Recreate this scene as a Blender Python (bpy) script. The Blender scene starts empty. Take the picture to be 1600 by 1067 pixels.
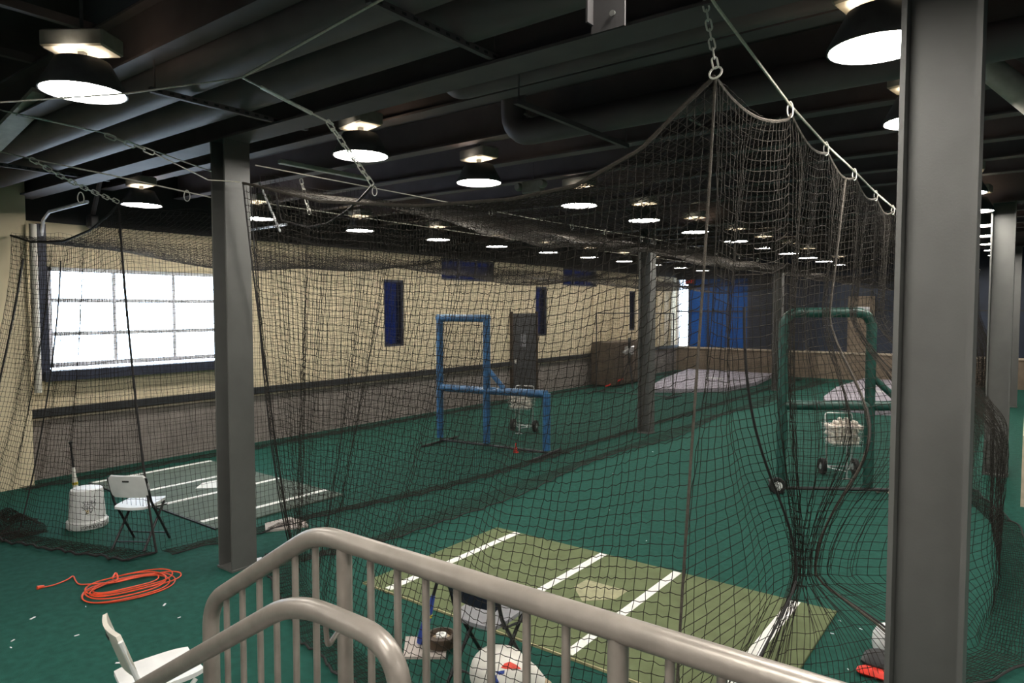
import bpy, math, random
import numpy as np
from mathutils import Matrix, Vector
random.seed(7); RNG = np.random.default_rng(7)
SC = bpy.context.scene
COL = SC.collection
R = math.radians

# ------------------------------------------------------------------ camera
EYE = 2.55
YAW = math.atan2(810, math.hypot(1067, 51)); PITCH = math.atan(51 / 1067.0)
cam_d = bpy.data.cameras.new('camera'); cam = bpy.data.objects.new('camera', cam_d); COL.objects.link(cam)
cam.location = (0, 0, EYE); cam.rotation_euler = (R(90) - PITCH, 0, YAW)
cam_d.sensor_width = 36; cam_d.lens = 36 * 1067.0 / 1600.0; cam_d.clip_start = .05; cam_d.clip_end = 300
SC.camera = cam
# ------------------------------------------------------------------ world, exposure
SKY = 13.0
w = bpy.data.worlds.new('sky'); SC.world = w; w.use_nodes = True
bg = w.node_tree.nodes['Background']; bg.inputs[0].default_value = (.70, .84, 1.0, 1); bg.inputs[1].default_value = SKY
SC.view_settings.view_transform = 'Standard'; SC.view_settings.look = 'None'
SC.view_settings.gamma = 1; SC.view_settings.use_curve_mapping = False
SC.view_settings.exposure = 0.0
LAMP = 98.0                       # radiance of a lamp lens
LAMP_COL = (1.0, .95, .86)

# ------------------------------------------------------------------ finding real positions from the photograph
_f = np.array([-math.sin(YAW) * math.cos(PITCH), math.cos(YAW) * math.cos(PITCH), -math.sin(PITCH)])
_r = np.array([math.cos(YAW), math.sin(YAW), 0]); _u = np.cross(_r, _f); _c = np.array([0, 0, EYE])
def _ray(x, y): return _f + _r * (x - 800) / 1067 - _u * (y - 533.5) / 1067
def Pz(x, y, z=0.): d = _ray(x, y); return _c + d * (z - EYE) / d[2]
def Px(x, y, X): d = _ray(x, y); return _c + d * X / d[0]
def Py(x, y, Y): d = _ray(x, y); return _c + d * Y / d[1]

# ------------------------------------------------------------------ materials
def mat(name, col, rough=.6, metal=0., var=.15, scale=12., bump=0., bscale=60., spec=.5, detail=3.):
    m = bpy.data.materials.new(name); m.use_nodes = True; nt = m.node_tree; b = nt.nodes['Principled BSDF']
    b.inputs['Roughness'].default_value = rough; b.inputs['Metallic'].default_value = metal
    b.inputs['Specular IOR Level'].default_value = spec
    tc = nt.nodes.new('ShaderNodeTexCoord'); nz = nt.nodes.new('ShaderNodeTexNoise')
    nz.inputs['Scale'].default_value = scale; nz.inputs['Detail'].default_value = detail
    nt.links.new(tc.outputs['Object'], nz.inputs['Vector'])
    cr = nt.nodes.new('ShaderNodeValToRGB')
    lo = [c * (1 - var) for c in col]; hi = [min(1, c * (1 + var)) for c in col]
    cr.color_ramp.elements[0].position = .3; cr.color_ramp.elements[0].color = (*lo, 1)
    cr.color_ramp.elements[1].position = .7; cr.color_ramp.elements[1].color = (*hi, 1)
    nt.links.new(nz.outputs['Fac'], cr.inputs['Fac']); nt.links.new(cr.outputs['Color'], b.inputs['Base Color'])
    if bump:
        n2 = nt.nodes.new('ShaderNodeTexNoise'); n2.inputs['Scale'].default_value = bscale; n2.inputs['Detail'].default_value = 4
        nt.links.new(tc.outputs['Object'], n2.inputs['Vector'])
        bp = nt.nodes.new('ShaderNodeBump'); bp.inputs['Strength'].default_value = bump; bp.inputs['Distance'].default_value = .01
        nt.links.new(n2.outputs['Fac'], bp.inputs['Height']); nt.links.new(bp.outputs['Normal'], b.inputs['Normal'])
    return m
def emat(name, col, s):
    m = bpy.data.materials.new(name); m.use_nodes = True; nt = m.node_tree; nt.nodes.clear()
    o = nt.nodes.new('ShaderNodeOutputMaterial'); e = nt.nodes.new('ShaderNodeEmission')
    e.inputs[0].default_value = (*col, 1); e.inputs[1].default_value = s; nt.links.new(e.outputs[0], o.inputs[0]); return m
def glassmat(name, tint, gloss=.04):
    m = bpy.data.materials.new(name); m.use_nodes = True; nt = m.node_tree; nt.nodes.clear()
    o = nt.nodes.new('ShaderNodeOutputMaterial'); t = nt.nodes.new('ShaderNodeBsdfTransparent'); g = nt.nodes.new('ShaderNodeBsdfGlossy')
    t.inputs[0].default_value = (*tint, 1); g.inputs['Roughness'].default_value = .05
    mx = nt.nodes.new('ShaderNodeMixShader'); mx.inputs[0].default_value = gloss
    nt.links.new(t.outputs[0], mx.inputs[1]); nt.links.new(g.outputs[0], mx.inputs[2]); nt.links.new(mx.outputs[0], o.inputs[0]); return m
def sheetmat(name, trans, refl):
    m = bpy.data.materials.new(name); m.use_nodes = True; nt = m.node_tree; nt.nodes.clear()
    o = nt.nodes.new('ShaderNodeOutputMaterial'); t = nt.nodes.new('ShaderNodeBsdfTranslucent'); d = nt.nodes.new('ShaderNodeBsdfDiffuse')
    t.inputs[0].default_value = (*trans, 1); d.inputs[0].default_value = (*refl, 1)
    mx = nt.nodes.new('ShaderNodeAddShader')
    nt.links.new(t.outputs[0], mx.inputs[0]); nt.links.new(d.outputs[0], mx.inputs[1]); nt.links.new(mx.outputs[0], o.inputs[0]); return m

M = {}
M['turf'] = mat('green turf', (.0125, .072, .0545), .85, 0, .20, 14, .5, 260, .15, 14)
M['mat_olive'] = mat('olive mat', (.125, .150, .075), .85, 0, .12, 6, .25, 200, .15, 6)
M['mat_grey'] = mat('grey green mat', (.10, .125, .105), .85, 0, .12, 6, .25, 200, .15, 6)
M['chalk'] = mat('white line', (.80, .80, .76), .7, 0, .06, 30)
M['plate'] = mat('worn home plate', (.30, .29, .17), .7, 0, .15, 20)
M['plate_white'] = mat('white home plate', (.72, .72, .68), .6, 0, .08, 20)
M['mat_edge'] = mat('mat rubber edge', (.35, .33, .18), .7)
M['steel'] = mat('grey painted steel', (.104, .104, .099), .5, 0, .10, 4, .05, 90)
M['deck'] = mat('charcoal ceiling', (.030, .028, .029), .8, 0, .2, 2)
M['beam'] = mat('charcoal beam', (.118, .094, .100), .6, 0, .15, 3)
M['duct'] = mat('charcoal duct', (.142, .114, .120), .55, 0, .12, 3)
M['cream'] = mat('cream wall', (.74, .635, .44), .75, 0, .05, 2, .08, 40)
M['knee'] = mat('grey brown concrete', (.27, .235, .215), .85, 0, .18, 3, .2, 50)
M['ledge'] = mat('dark ledger', (.022, .024, .028), .6)
M['lip'] = mat('pale lip', (.50, .42, .32), .7)
M['frame'] = mat('pale window frame', (.78, .78, .84), .5)
M['frame_dark'] = mat('dark blue frame', (.03, .035, .06), .5)
M['glass'] = glassmat('clear glass', (.96, .98, 1.))
M['film'] = glassmat('blue film glass', (.022, .036, .078), .05)
M['blue'] = sheetmat('blue backlit sheet', (.004, .044, .094), (.02, .06, .15))
M['navy'] = mat('navy wall', (.014, .022, .042), .6, 0, .2, 3)
M['door_dark'] = mat('dark door', (.055, .055, .06), .5)
M['brownwall'] = mat('brown concrete', (.20, .155, .115), .85, 0, .15, 4, .2, 60)
M['net'] = mat('black net twine', (.025, .0225, .0195), .9, 0, .25, 5, spec=.08)
M['rope'] = mat('dark rope', (.060, .050, .040), .8, 0, .3, 40, .6, 140)
M['ropeb'] = mat('black rope', (.018, .016, .016), .8, 0, .3, 40, .5, 140)
M['cable'] = mat('steel cable', (.62, .58, .50), .45, 0, .15, 60)
M['zinc'] = mat('zinc chain', (.85, .82, .75), .4, 0, .15, 40)
M['rail'] = mat('grey beige rail paint', (.25, .222, .195), .36, .25, .12, 18, .06, 70)
M['white'] = mat('white plastic', (.74, .74, .73), .45, 0, .05, 10)
M['ivory'] = mat('ivory plastic', (.60, .57, .50), .4, 0, .05, 10)
M['black'] = mat('black metal', (.016, .016, .018), .45, 0, .2, 10)
M['vinyl'] = mat('dark navy vinyl', (.022, .024, .045), .4, 0, .1, 14)
M['seatgrey'] = mat('grey seat pad', (.22, .22, .24), .5, 0, .1, 14)
M['bluepad'] = mat('blue vinyl pad', (.035, .12, .26), .35, 0, .35, 9, .3, 30)
M['greenpad'] = mat('green vinyl pad', (.020, .075, .060), .4, 0, .35, 9, .3, 30)
M['ball'] = mat('leather baseball', (.88, .78, .70), .6, 0, .2, 30)
M['wire'] = mat('chrome wire', (.62, .62, .62), .3, .6)
M['rubber'] = mat('black rubber', (.012, .012, .012), .7)
M['orange'] = mat('orange cord', (.75, .085, .030), .45, 0, .1, 20)
M['red'] = mat('red plastic', (.65, .03, .015), .45)
M['logo_red'] = mat('red print', (.72, .06, .035), .5)
M['logo_blue'] = mat('blue print', (.015, .05, .28), .5)
M['ink'] = mat('black print', (.02, .02, .02), .6)
M['gold'] = mat('gold print', (.55, .36, .05), .5)
M['board'] = mat('pale board', (.42, .37, .34), .7, 0, .12, 8)
M['brown'] = mat('dark brown rubber', (.055, .035, .022), .55, 0, .3, 20)
M['tan'] = mat('tan canvas', (.42, .33, .22), .8)
M['canvas'] = mat('white canvas', (.78, .76, .70), .75, 0, .04, 5, .2, 12)
M['mound'] = mat('grey mauve platform', (.34, .31, .36), .8, 0, .12, 5)
M['shade'] = mat('charcoal lamp shade', (.10, .10, .105), .5)
M['ballast'] = mat('beige ballast box', (.27, .245, .205), .6)
M['lens'] = emat('lamp lens', LAMP_COL, LAMP)
M['leak'] = emat('lamp top leak', (1., .80, .52), LAMP * .10)
M['exit'] = emat('exit sign face', (1., .05, .03), .9)
M['paper'] = mat('paper', (.72, .72, .75), .8)
M['strip'] = mat('pale strip housing', (.50, .48, .42), .5)
M['wood'] = mat('wood bat', (.45, .33, .18), .4)
M['batblue'] = mat('blue bat', (.03, .06, .28), .35)
M['yellow'] = mat('yellow band', (.60, .48, .04), .5)
M['conc'] = mat('landing concrete', (.2, .19, .18), .9, 0, .15, 5, .2, 50)
M['brownboard'] = mat('brown board', (.10, .075, .055), .7, 0, .2, 6)

# ------------------------------------------------------------------ mesh helpers
class MB:
    def __init__(s): s.v = []; s.f = []
    def add(s, vs, fs):
        o = len(s.v); s.v += [tuple(float(c) for c in p) for p in vs]; s.f += [tuple(i + o for i in f) for f in fs]; return s
    def box(s, x0, x1, y0, y1, z0, z1, M4=None):
        vs = [Vector((x, y, z)) for z in (z0, z1) for y in (y0, y1) for x in (x0, x1)]
        if M4 is not None: vs = [M4 @ p for p in vs]
        return s.add(vs, [(0, 2, 3, 1), (4, 5, 7, 6), (0, 1, 5, 4), (2, 6, 7, 3), (0, 4, 6, 2), (1, 3, 7, 5)])
    def bbox(s, x0, x1, y0, y1, z0, z1, b=.01, M4=None):      # box with chamfered edges
        cx, cy, cz = (x0 + x1) / 2, (y0 + y1) / 2, (z0 + z1) / 2; hx, hy, hz = (x1 - x0) / 2, (y1 - y0) / 2, (z1 - z0) / 2
        b = min(b, hx * .9, hy * .9, hz * .9)
        P = []; 
        rings = [(-hz, b), (-hz + b, 0), (hz - b, 0), (hz, b)]
        for z, i in rings:
            a, c = hx - i, hy - i
            for px, py in ((a - b * (i == 0) * 1, -c), (a, -c + b), (a, c - b), (a - b, c), (-a + b, c), (-a, c - b), (-a, -c + b), (-a + b, -c)):
                P.append(Vector((cx + px, cy + py, cz + z)))
        if M4 is not None: P = [M4 @ p for p in P]
        F = [tuple(range(7, -1, -1)), tuple(range(24, 32))]
        for k in range(3):
            for j in range(8): F.append((k * 8 + j, k * 8 + (j + 1) % 8, (k + 1) * 8 + (j + 1) % 8, (k + 1) * 8 + j))
        return s.add(P, F)
    def tube(s, pts, r, n=8, closed=False, cap=True):
        P = [Vector(p) for p in pts]; m = len(P)
        rr = r if hasattr(r, '__len__') else [r] * m
        up = Vector((0, 0, 1)); vs = []; a = None
        for i in range(m):
            if closed: t = P[(i + 1) % m] - P[i - 1]
            else: t = P[min(i + 1, m - 1)] - P[max(i - 1, 0)]
            if t.length < 1e-9: t = Vector((0, 0, 1))
            t.normalize()
            if a is None:
                a = t.cross(up if abs(t.z) < .9 else Vector((1, 0, 0)))
            else:
                a = a - t * a.dot(t)
                if a.length < 1e-6: a = t.cross(up if abs(t.z) < .9 else Vector((1, 0, 0)))
            a.normalize(); b = t.cross(a)
            for k in range(n):
                q = 2 * math.pi * k / n; vs.append(P[i] + (a * math.cos(q) + b * math.sin(q)) * rr[i])
        fs = []
        for i in range(m if closed else m - 1):
            j = (i + 1) % m
            for k in range(n): fs.append((i * n + k, i * n + (k + 1) % n, j * n + (k + 1) % n, j * n + k))
        if cap and not closed: fs += [tuple(range(n - 1, -1, -1)), tuple((m - 1) * n + k for k in range(n))]
        return s.add(vs, fs)
    def lathe(s, prof, n=20, M4=None, cap=True):               # profile of (radius, z)
        vs = []; m = len(prof)
        for r, z in prof:
            for k in range(n):
                q = 2 * math.pi * k / n; vs.append(Vector((r * math.cos(q), r * math.sin(q), z)))
        if M4 is not None: vs = [M4 @ p for p in vs]
        fs = [(i * n + k, i * n + (k + 1) % n, (i + 1) * n + (k + 1) % n, (i + 1) * n + k) for i in range(m - 1) for k in range(n)]
        if cap: fs += [tuple(range(n - 1, -1, -1)), tuple((m - 1) * n + k for k in range(n))]
        return s.add(vs, fs)
    def prism(s, poly, z0, z1, M4=None):
        n = len(poly); vs = [Vector((x, y, z)) for z in (z0, z1) for x, y in poly]
        if M4 is not None: vs = [M4 @ p for p in vs]
        return s.add(vs, [tuple(range(n - 1, -1, -1)), tuple(range(n, 2 * n))] + [(i, (i + 1) % n, n + (i + 1) % n, n + i) for i in range(n)])
    def build(s, name, m, parent=None, smooth=False, world=True):
        me = bpy.data.meshes.new(name)
        vs = s.v
        if parent is not None and world:
            inv = parent.matrix_basis.inverted(); vs = [tuple(inv @ Vector(p)) for p in vs]
            pp = parent.parent
            if pp is not None:
                inv2 = (pp.matrix_basis @ parent.matrix_basis).inverted(); vs = [tuple(inv2 @ Vector(p)) for p in s.v]
        me.from_pydata(vs, [], s.f); me.update()
        if smooth:
            me.polygons.foreach_set('use_smooth', [True] * len(me.polygons))
            try: me.set_sharp_from_angle(angle=R(40))
            except Exception: pass
        me.materials.append(M[m] if isinstance(m, str) else m)
        o = bpy.data.objects.new(name, me); COL.objects.link(o)
        if parent is not None: o.parent = parent
        return o
def tag(o, label, cat, group=None, kind=None):
    o['label'] = label; o['category'] = cat
    if group: o['group'] = group
    if kind: o['kind'] = kind
    return o
def thing(name, label, cat, loc=(0, 0, 0), rotz=0., group=None):
    o = bpy.data.objects.new(name, None); COL.objects.link(o); o.empty_display_size = .1
    o.location = [float(c) for c in loc]; o.rotation_euler = (0, 0, rotz)
    o.matrix_basis = Matrix.Translation([float(c) for c in loc]) @ Matrix.Rotation(rotz, 4, 'Z')
    return tag(o, label, cat, group)
def struct(o): o['kind'] = 'structure'; return o
def dup(root, loc, rotz=None, label=None, scale=None):
    def cp(o, par):
        c = o.copy(); COL.objects.link(c); c.parent = par
        for ch in list(o.children): cp(ch, c)
        return c
    kids = list(root.children); r = root.copy(); COL.objects.link(r)
    r.location = [float(c) for c in loc]
    if rotz is not None: r.rotation_euler = (0, 0, rotz)
    if label: r['label'] = label
    for k in kids: cp(k, r)
    return r
def T(x, y, z, rz=0., rx=0., ry=0.):
    return Matrix.Translation((float(x), float(y), float(z))) @ Matrix.Rotation(rz, 4, 'Z') @ Matrix.Rotation(ry, 4, 'Y') @ Matrix.Rotation(rx, 4, 'X')
def text_mesh(name, body, size, m, M4, parent, ext=.001):
    cu = bpy.data.curves.new(name, 'FONT'); cu.body = body; cu.size = size; cu.extrude = ext; cu.align_x = 'CENTER'; cu.align_y = 'CENTER'
    to = bpy.data.objects.new(name, cu); COL.objects.link(to); bpy.context.view_layer.update()
    me = bpy.data.meshes.new_from_object(to.evaluated_get(bpy.context.evaluated_depsgraph_get()))
    bpy.data.objects.remove(to); me.name = name
    me.transform((parent.matrix_basis.inverted() if parent.parent is None else (parent.parent.matrix_basis @ parent.matrix_basis).inverted()) @ M4)
    me.materials.clear(); me.materials.append(M[m]); o = bpy.data.objects.new(name, me); COL.objects.link(o); o.parent = parent; return o

# ------------------------------------------------------------------ the shell
XW = -11.72; YF = 26.8; XR = 5.2; YBK = -5.0; ZC = 5.45
o = struct(MB().box(XW - .3, XR, YBK, YF + .3, -.12, 0).build('floor', 'turf')); o['label'] = 'dark green artificial turf floor'; floor = o
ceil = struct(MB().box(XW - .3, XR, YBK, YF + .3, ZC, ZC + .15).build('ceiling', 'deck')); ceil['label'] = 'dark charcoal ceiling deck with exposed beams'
def ibeam(mb, y, zb, depth, fw, x0=XW, x1=XR, tf=.02, tw=.014):
    mb.box(x0, x1, y - fw / 2, y + fw / 2, zb, zb + tf); mb.box(x0, x1, y - fw / 2, y + fw / 2, zb + depth - tf, zb + depth)
    mb.box(x0, x1, y - tw / 2, y + tw / 2, zb + tf, zb + depth - tf); return mb
COLY = [3.67, 12.81, 21.95]
for k in range(-1, 3):
    y = 3.67 + 9.14 * k
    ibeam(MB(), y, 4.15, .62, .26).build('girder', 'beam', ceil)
k = 0; y = 3.67 - 1.1425 * 7
while y < YF - .4:
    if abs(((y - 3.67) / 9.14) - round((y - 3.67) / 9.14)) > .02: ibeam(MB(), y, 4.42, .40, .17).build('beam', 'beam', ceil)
    y += 1.1425
for x in np.arange(XW + .6, XR, 1.22):
    MB().box(x - .03, x + .03, YBK, YF, 4.83, 4.90).build('purlin', 'beam', ceil)
# left wall: concrete knee wall, cream wall above with openings, ledger
wl = struct(MB().box(XW - .3, XW, YBK, YF, 0, .90).build('wall_left', 'knee'))
holes = [(3.93, 6.85, 1.60, 3.18), (10.64, 11.27, 1.68, 3.22), (16.62, 17.23, 1.74, 3.22), (22.55, 23.1, 1.76, 3.2), (12.55, 14.67, 3.28, 3.83), (18.12, 20.23, 3.29, 3.84)]
ys = sorted({YBK, YF, *[h[0] for h in holes], *[h[1] for h in holes]})
mb = MB()
for a, b in zip(ys[:-1], ys[1:]):
    hs = sorted([h for h in holes if h[0] <= a + 1e-6 and h[1] >= b - 1e-6], key=lambda h: h[2])
    z = .90
    for h in hs: mb.box(XW - .28, XW + .0, a, b, z, h[2]); z = h[3]
    mb.box(XW - .28, XW + .0, a, b, z, 3.84)
mb.build('upper_wall', 'cream', wl)
MB().box(XW - .28, XW + .03, YBK, YF, 3.84, ZC).build('dark_upper_band', 'deck', wl)
MB().box(XW, XW + .09, 3.3, 15.36, .945, 1.06).build('ledger_board', 'ledge', wl)
MB().box(XW, XW + .09, 16.64, YF, .945, 1.06).build('ledger_board', 'ledge', wl)
MB().box(XW, XW + .05, 3.3, 15.36, .895, .925).build('concrete_lip', 'lip', wl)
MB().box(XW, XW + .05, 16.64, YF, .895, .925).build('concrete_lip', 'lip', wl)
for yy in np.arange(19.9, YF - .1, .62):       # raised ribs on the far cladding
    MB().box(XW, XW + .05, yy, yy + .12, 1.08, 3.25).build('cladding_rib', 'cream', wl)
MB().box(XW, XW + .35, 3.0, 3.6, 0, ZC).build('pilaster', 'cream', wl)
MB().tube([(XW + .42, 3.66, 1.35), (XW + .42, 3.66, 3.75)], .05, 10).build('conduit', 'ivory', wl, True)
# big sectional window
def window(name, y0, y1, z0, z1, ny, nz, glass, frame, fw=.05, x=XW - .08):
    f = MB()
    f.box(x - .03, x + .05, y0, y0 + fw, z0, z1); f.box(x - .03, x + .05, y1 - fw, y1, z0, z1)
    f.box(x - .03, x + .05, y0, y1, z0, z0 + fw); f.box(x - .03, x + .05, y0, y1, z1 - fw, z1)
    o = struct(f.build(name, frame))
    dy = (y1 - y0) / ny; dz = (z1 - z0) / nz
    for i in range(1, ny): MB().box(x - .02, x + .04, y0 + i * dy - .025, y0 + i * dy + .025, z0 + fw, z1 - fw).build('mullion', frame, o)
    for i in range(1, nz): MB().box(x - .025, x + .045, y0 + fw, y1 - fw, z0 + i * dz - .03, z0 + i * dz + .03).build('transom', frame, o)
    for i in range(ny):
        for j in range(nz):
            MB().box(x, x + .006, y0 + i * dy + .02, y0 + (i + 1) * dy - .02, z0 + j * dz + .02, z0 + (j + 1) * dz - .02).build('pane', glass, o)
    return o
w1 = window('window_1', 3.95, 6.83, 1.66, 3.19, 3, 3, 'glass', 'frame', .07); w1['label'] = 'large bright sectional window in the left wall'
w1.name = 'window_1'
MB().box(XW - .06, XW + .16, 3.85, 6.95, 1.47, 1.62).build('sill', 'frame_dark', w1)
MB().box(XW + .0, XW + .10, 3.82, 3.93, 1.5, 3.8).build('guide_track', 'frame_dark', w1)
MB().box(XW + .0, XW + .10, 6.88, 6.98, 1.5, 3.8).build('guide_track', 'frame_dark', w1)
for yy in (3.88, 6.93):
    MB().tube([(XW + .06, yy, 3.1), (XW + .07, yy, 3.6), (XW + .16, yy, 3.85), (XW + .4, yy, 3.95), (XW + 1.7, yy, 3.97)], .025, 6).build('curved_track', 'frame', w1)
for i, h in enumerate(holes[1:4]):
    o = window('window_%d' % (i + 2), *h, 1, 1, 'film', 'frame_dark', .05); o['label'] = 'narrow tall blue-tinted window, %s from the big window' % ('first', 'second', 'third')[i]
for i, h in enumerate(holes[4:]):
    o = window('window_%d' % (i + 5), *h, 3, 1, 'film', 'frame_dark', .05); o['label'] = ('clerestory window above the blue screen', 'clerestory window beside the middle column')[i]
d = struct(MB().box(XW - .02, XW + .05, 15.42, 16.58, 0, 2.42).build('door_1', 'door_dark')); d['label'] = 'dark grey door in the cream wall'
MB().box(XW + .05, XW + .06, 15.8, 16.05, 1.45, 1.85).build('door_pane', 'seatgrey', d)
MB().box(XW, XW + .08, 15.36, 15.42, 0, 2.47).build('door_jamb', 'brown', d); MB().box(XW, XW + .08, 16.58, 16.64, 0, 2.47).build('door_jamb', 'brown', d)
MB().box(XW + .05, XW + .09, 15.5, 15.54, 1.0, 1.12).build('door_handle', 'zinc', d)
# far wall
wf = struct(MB().box(XW - .3, XR, YF, YF + .3, 0, .93).build('wall_far', 'brownwall'))
MB().box(XW, XR, YF - .05, YF + .3, .93, 1.0).build('wall_cap', 'lip', wf)
MB().box(-8.75, XR, YF, YF + .2, 1.0, ZC).build('navy_wall', 'navy', wf)
MB().box(XW, -8.75, YF, YF + .2, 3.75, ZC).build('wall_header', 'navy', wf)
w7 = struct(MB().box(-11.72, -11.62, YF, YF + .12, 1.0, 3.75).build('window_7', 'frame')); w7['label'] = 'glazed opening with blue backlit sheets in the far wall'
MB().box(-11.62, -11.22, YF + .05, YF + .06, 1.0, 3.75).build('pane', 'glass', w7)
for x0, x1 in ((-11.17, -10.4), (-10.36, -9.6), (-9.55, -8.8)):
    MB().box(x0, x1, YF + .05, YF + .06, 1.0, 3.75).build('blue_sheet', 'blue', w7)
for x in (-11.195, -10.38, -9.575, -8.77): MB().box(x - .03, x + .03, YF, YF + .12, 1.0, 3.75).build('mullion', 'frame_dark', w7)
MB().box(XW, -8.75, YF - .01, YF + .11, 2.42, 2.48).build('transom', 'frame_dark', w7)
d2 = struct(MB().box(-5.2, -4.35, YF - .06, YF, 1.0, 3.0).build('door_2', 'brownwall')); d2['label'] = 'brown panel in the far navy wall'
MB().box(-4.95, -4.5, YF - .075, YF - .06, 2.35, 2.62).build('paper_notice', 'paper', d2)
MB().box(-8.7, 4.0, YF - .04, YF, 2.47, 2.52).build('fence_rail', 'black', wf)
# closing walls behind and to the right
struct(MB().box(XR, XR + .2, YBK, YF + .3, 0, ZC).build('wall_right', 'navy'))
struct(MB().box(XW - .3, XR, YBK - .2, YBK, 0, ZC).build('wall_back', 'navy'))
o = struct(MB().box(-.03, .17, 10.9, YF, 0, .92).build('wall_low', 'lip'))
# landing and steps under the camera
la = struct(MB().box(-1.55, 3.0, -3.0, 1.25, 0, .92).build('floor_landing', 'conc')); 
for i in range(5):
    MB().box(-1.55 - .28 * (i + 1), -1.55 - .28 * i, -.3, 1.25, 0, .92 - .153 * (i + 1)).build('step', 'conc', la)

# ------------------------------------------------------------------ steel columns
def column(x, y, dx, dy, top, label):
    t = thing('steel_column', label, 'column', (x, y, 0))
    MB().box(x - dx / 2, x - dx / 2 + .022, y - dy / 2, y + dy / 2, 0, top).build('flange', 'steel', t)
    MB().box(x + dx / 2 - .022, x + dx / 2, y - dy / 2, y + dy / 2, 0, top).build('flange', 'steel', t)
    MB().box(x - dx / 2 + .022, x + dx / 2 - .022, y - .008, y + .008, 0, top).build('web', 'steel', t)
    MB().box(x - dx / 2 - .01, x + dx / 2 + .01, y - dy / 2 - .01, y + dy / 2 + .01, 0, .02).build('base_plate', 'steel', t)
    return t
column(-6.2, 3.67, .25, .26, 4.15, 'grey steel column between the two cages, beside the orange cord')
column(-6.25, 12.81, .26, .26, 4.15, 'grey steel column mid-way down the cages, behind the wire ball cart')
column(-6.25, 21.95, .26, .26, 4.15, 'distant grey steel column in front of the blue far window')
column(-.345, 3.67, .305, .26, 4.15, 'large grey steel column in the right foreground')
column(-.36, 12.81, .305, .26, 4.15, 'grey steel column just right behind the large foreground column')
column(-.36, 21.95, .305, .26, 4.15, 'farthest grey steel column at the right edge')

# ------------------------------------------------------------------ ducts, pipes, struts overhead
def arc_pts(c, a, b, r, n=6):   # quarter bend from c+a*r to c+b*r
    c, a, b = Vector(c), Vector(a), Vector(b)
    return [c + a * r * math.cos(q) + b * r * math.sin(q) for q in [math.pi / 2 * i / n for i in range(n + 1)]]
def pipe(name, pts, r, label, cat='duct', m='duct', n=16):
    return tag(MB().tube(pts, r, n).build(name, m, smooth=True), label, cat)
pipe('round_duct', [(XW + .35, 3.28, 4.38), (XR - .1, 3.28, 4.38)], .17, 'round dark duct nearest the girder on the columns')
pipe('round_duct', [(-9.6, 2.8, 4.40), (XR - .1, 2.8, 4.40)], .17, 'round dark duct running second before the girder')
pipe('round_pipe', [(-4.2, 4.6, 5.0)] + arc_pts((-4.0, 4.6, 4.69), (-1, 0, 0), (0, 0, -1), .2) + [(XR - .1, 4.6, 4.49)], .10, 'dark pipe with an elbow just behind the girder', 'pipe')
pipe('round_pipe', [(-4.15, 5.50, 4.8)] + arc_pts((-3.95, 5.50, 4.48), (-1, 0, 0), (0, 0, -1), .2) + [(XR - .1, 5.50, 4.28)], .125, 'dark pipe with an elbow over the middle of the right cage', 'pipe')
def strut(x, y0, y1, z, label, holes=True):
    t = thing('strut_channel', label, 'strut', (x, y0, z))
    MB().box(x - .02, x + .02, y0, y1, z, z + .04).build('channel', 'beam', t)
    if holes:
        mb = MB()
        for yy in np.arange(y0 + .05, y1 - .04, .09): mb.box(x - .021, x + .021, yy, yy + .035, z + .012, z + .028)
        mb.build('slots', 'deck', t)['kind'] = 'stuff'
    for yy in (y0 + .04, y1 - .04): MB().tube([(x, yy, z), (x, yy, ZC)], .006, 6).build('hanger_rod', 'beam', t)
strut(-2.86, 2.5, 3.62, 4.18, 'slotted strut channel under the round ducts, right of the lamp')
strut(-5.3, 2.5, 3.9, 4.17, 'slotted strut channel under the round ducts, near the left column')
strut(-9.4, 2.5, 3.9, 4.17, 'slotted strut channel under the round ducts by the left wall')
strut(-3.15, 4.2, 6.0, 4.10, 'plain strut channel under the two elbow pipes', False)
for (x, y0, y1, z, lb) in ((-7.35, 5.0, 6.4, 4.32, 'pale strip fixture behind the left column'), (-3.95, 5.4, 6.1, 4.42, 'thin pale bar between the elbow pipes'), (-2.75, 6.5, 8.0, 4.42, 'thin pale bar beyond the elbow pipes')):
    tag(MB().bbox(x - (.045 if z == 4.32 else .01), x + (.045 if z == 4.32 else .01), y0, y1, z, z + (.05 if z == 4.32 else .02), .008).build('strip_bar', 'strip'), lb, 'bar')
a = Py(-25, 240, 2.5); b = Py(58, 156, 2.5)
tag(MB().box(-.10, .10, -.02, .02, 0, float(np.linalg.norm(b - a)) + .2, Matrix.Translation(Vector(a)) @ Vector(b - a).to_track_quat('Z', 'Y').to_matrix().to_4x4()).build('diagonal_brace', 'strip'), 'pale diagonal brace at the upper left edge', 'brace')
a = Py(1500, 70, 6.); b = Py(1690, 221, 6.)
tag(MB().tube([a - (b - a) * .1, b + (b - a) * 1.2], .085, 14).build('diagonal_pipe', 'strip', smooth=True), 'pale sloping pipe at the upper right edge', 'pipe')
a = Py(1500, 20, 6.); b = Py(1690, 142, 6.)
tag(MB().tube([a - (b - a) * .05, b + (b - a) * 1.0], .05, 12).build('diagonal_pipe', 'duct', smooth=True), 'dark sloping pipe above the pale one at upper right', 'pipe')
# projecting bracket above
a = Py(925, 45, 2.2); b = Py(975, 45, 2.2)
t = thing('hanging_bracket', 'dark steel bracket plate with a hole hanging at top centre', 'bracket', (-1.24, 2.2, 3.55))
MB().box(-1.305, -1.17, 2.2, 2.208, 3.55, 4.42).build('plate', 'deck', t); MB().box(-1.305, -1.297, 2.16, 2.2, 3.58, 4.42).build('side_plate', 'deck', t)
MB().lathe([(.011, 0), (.011, .006)], 12, T(-1.215, 2.196, 3.60, 0, R(90))).build('bolt_hole', 'steel', t)
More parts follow.
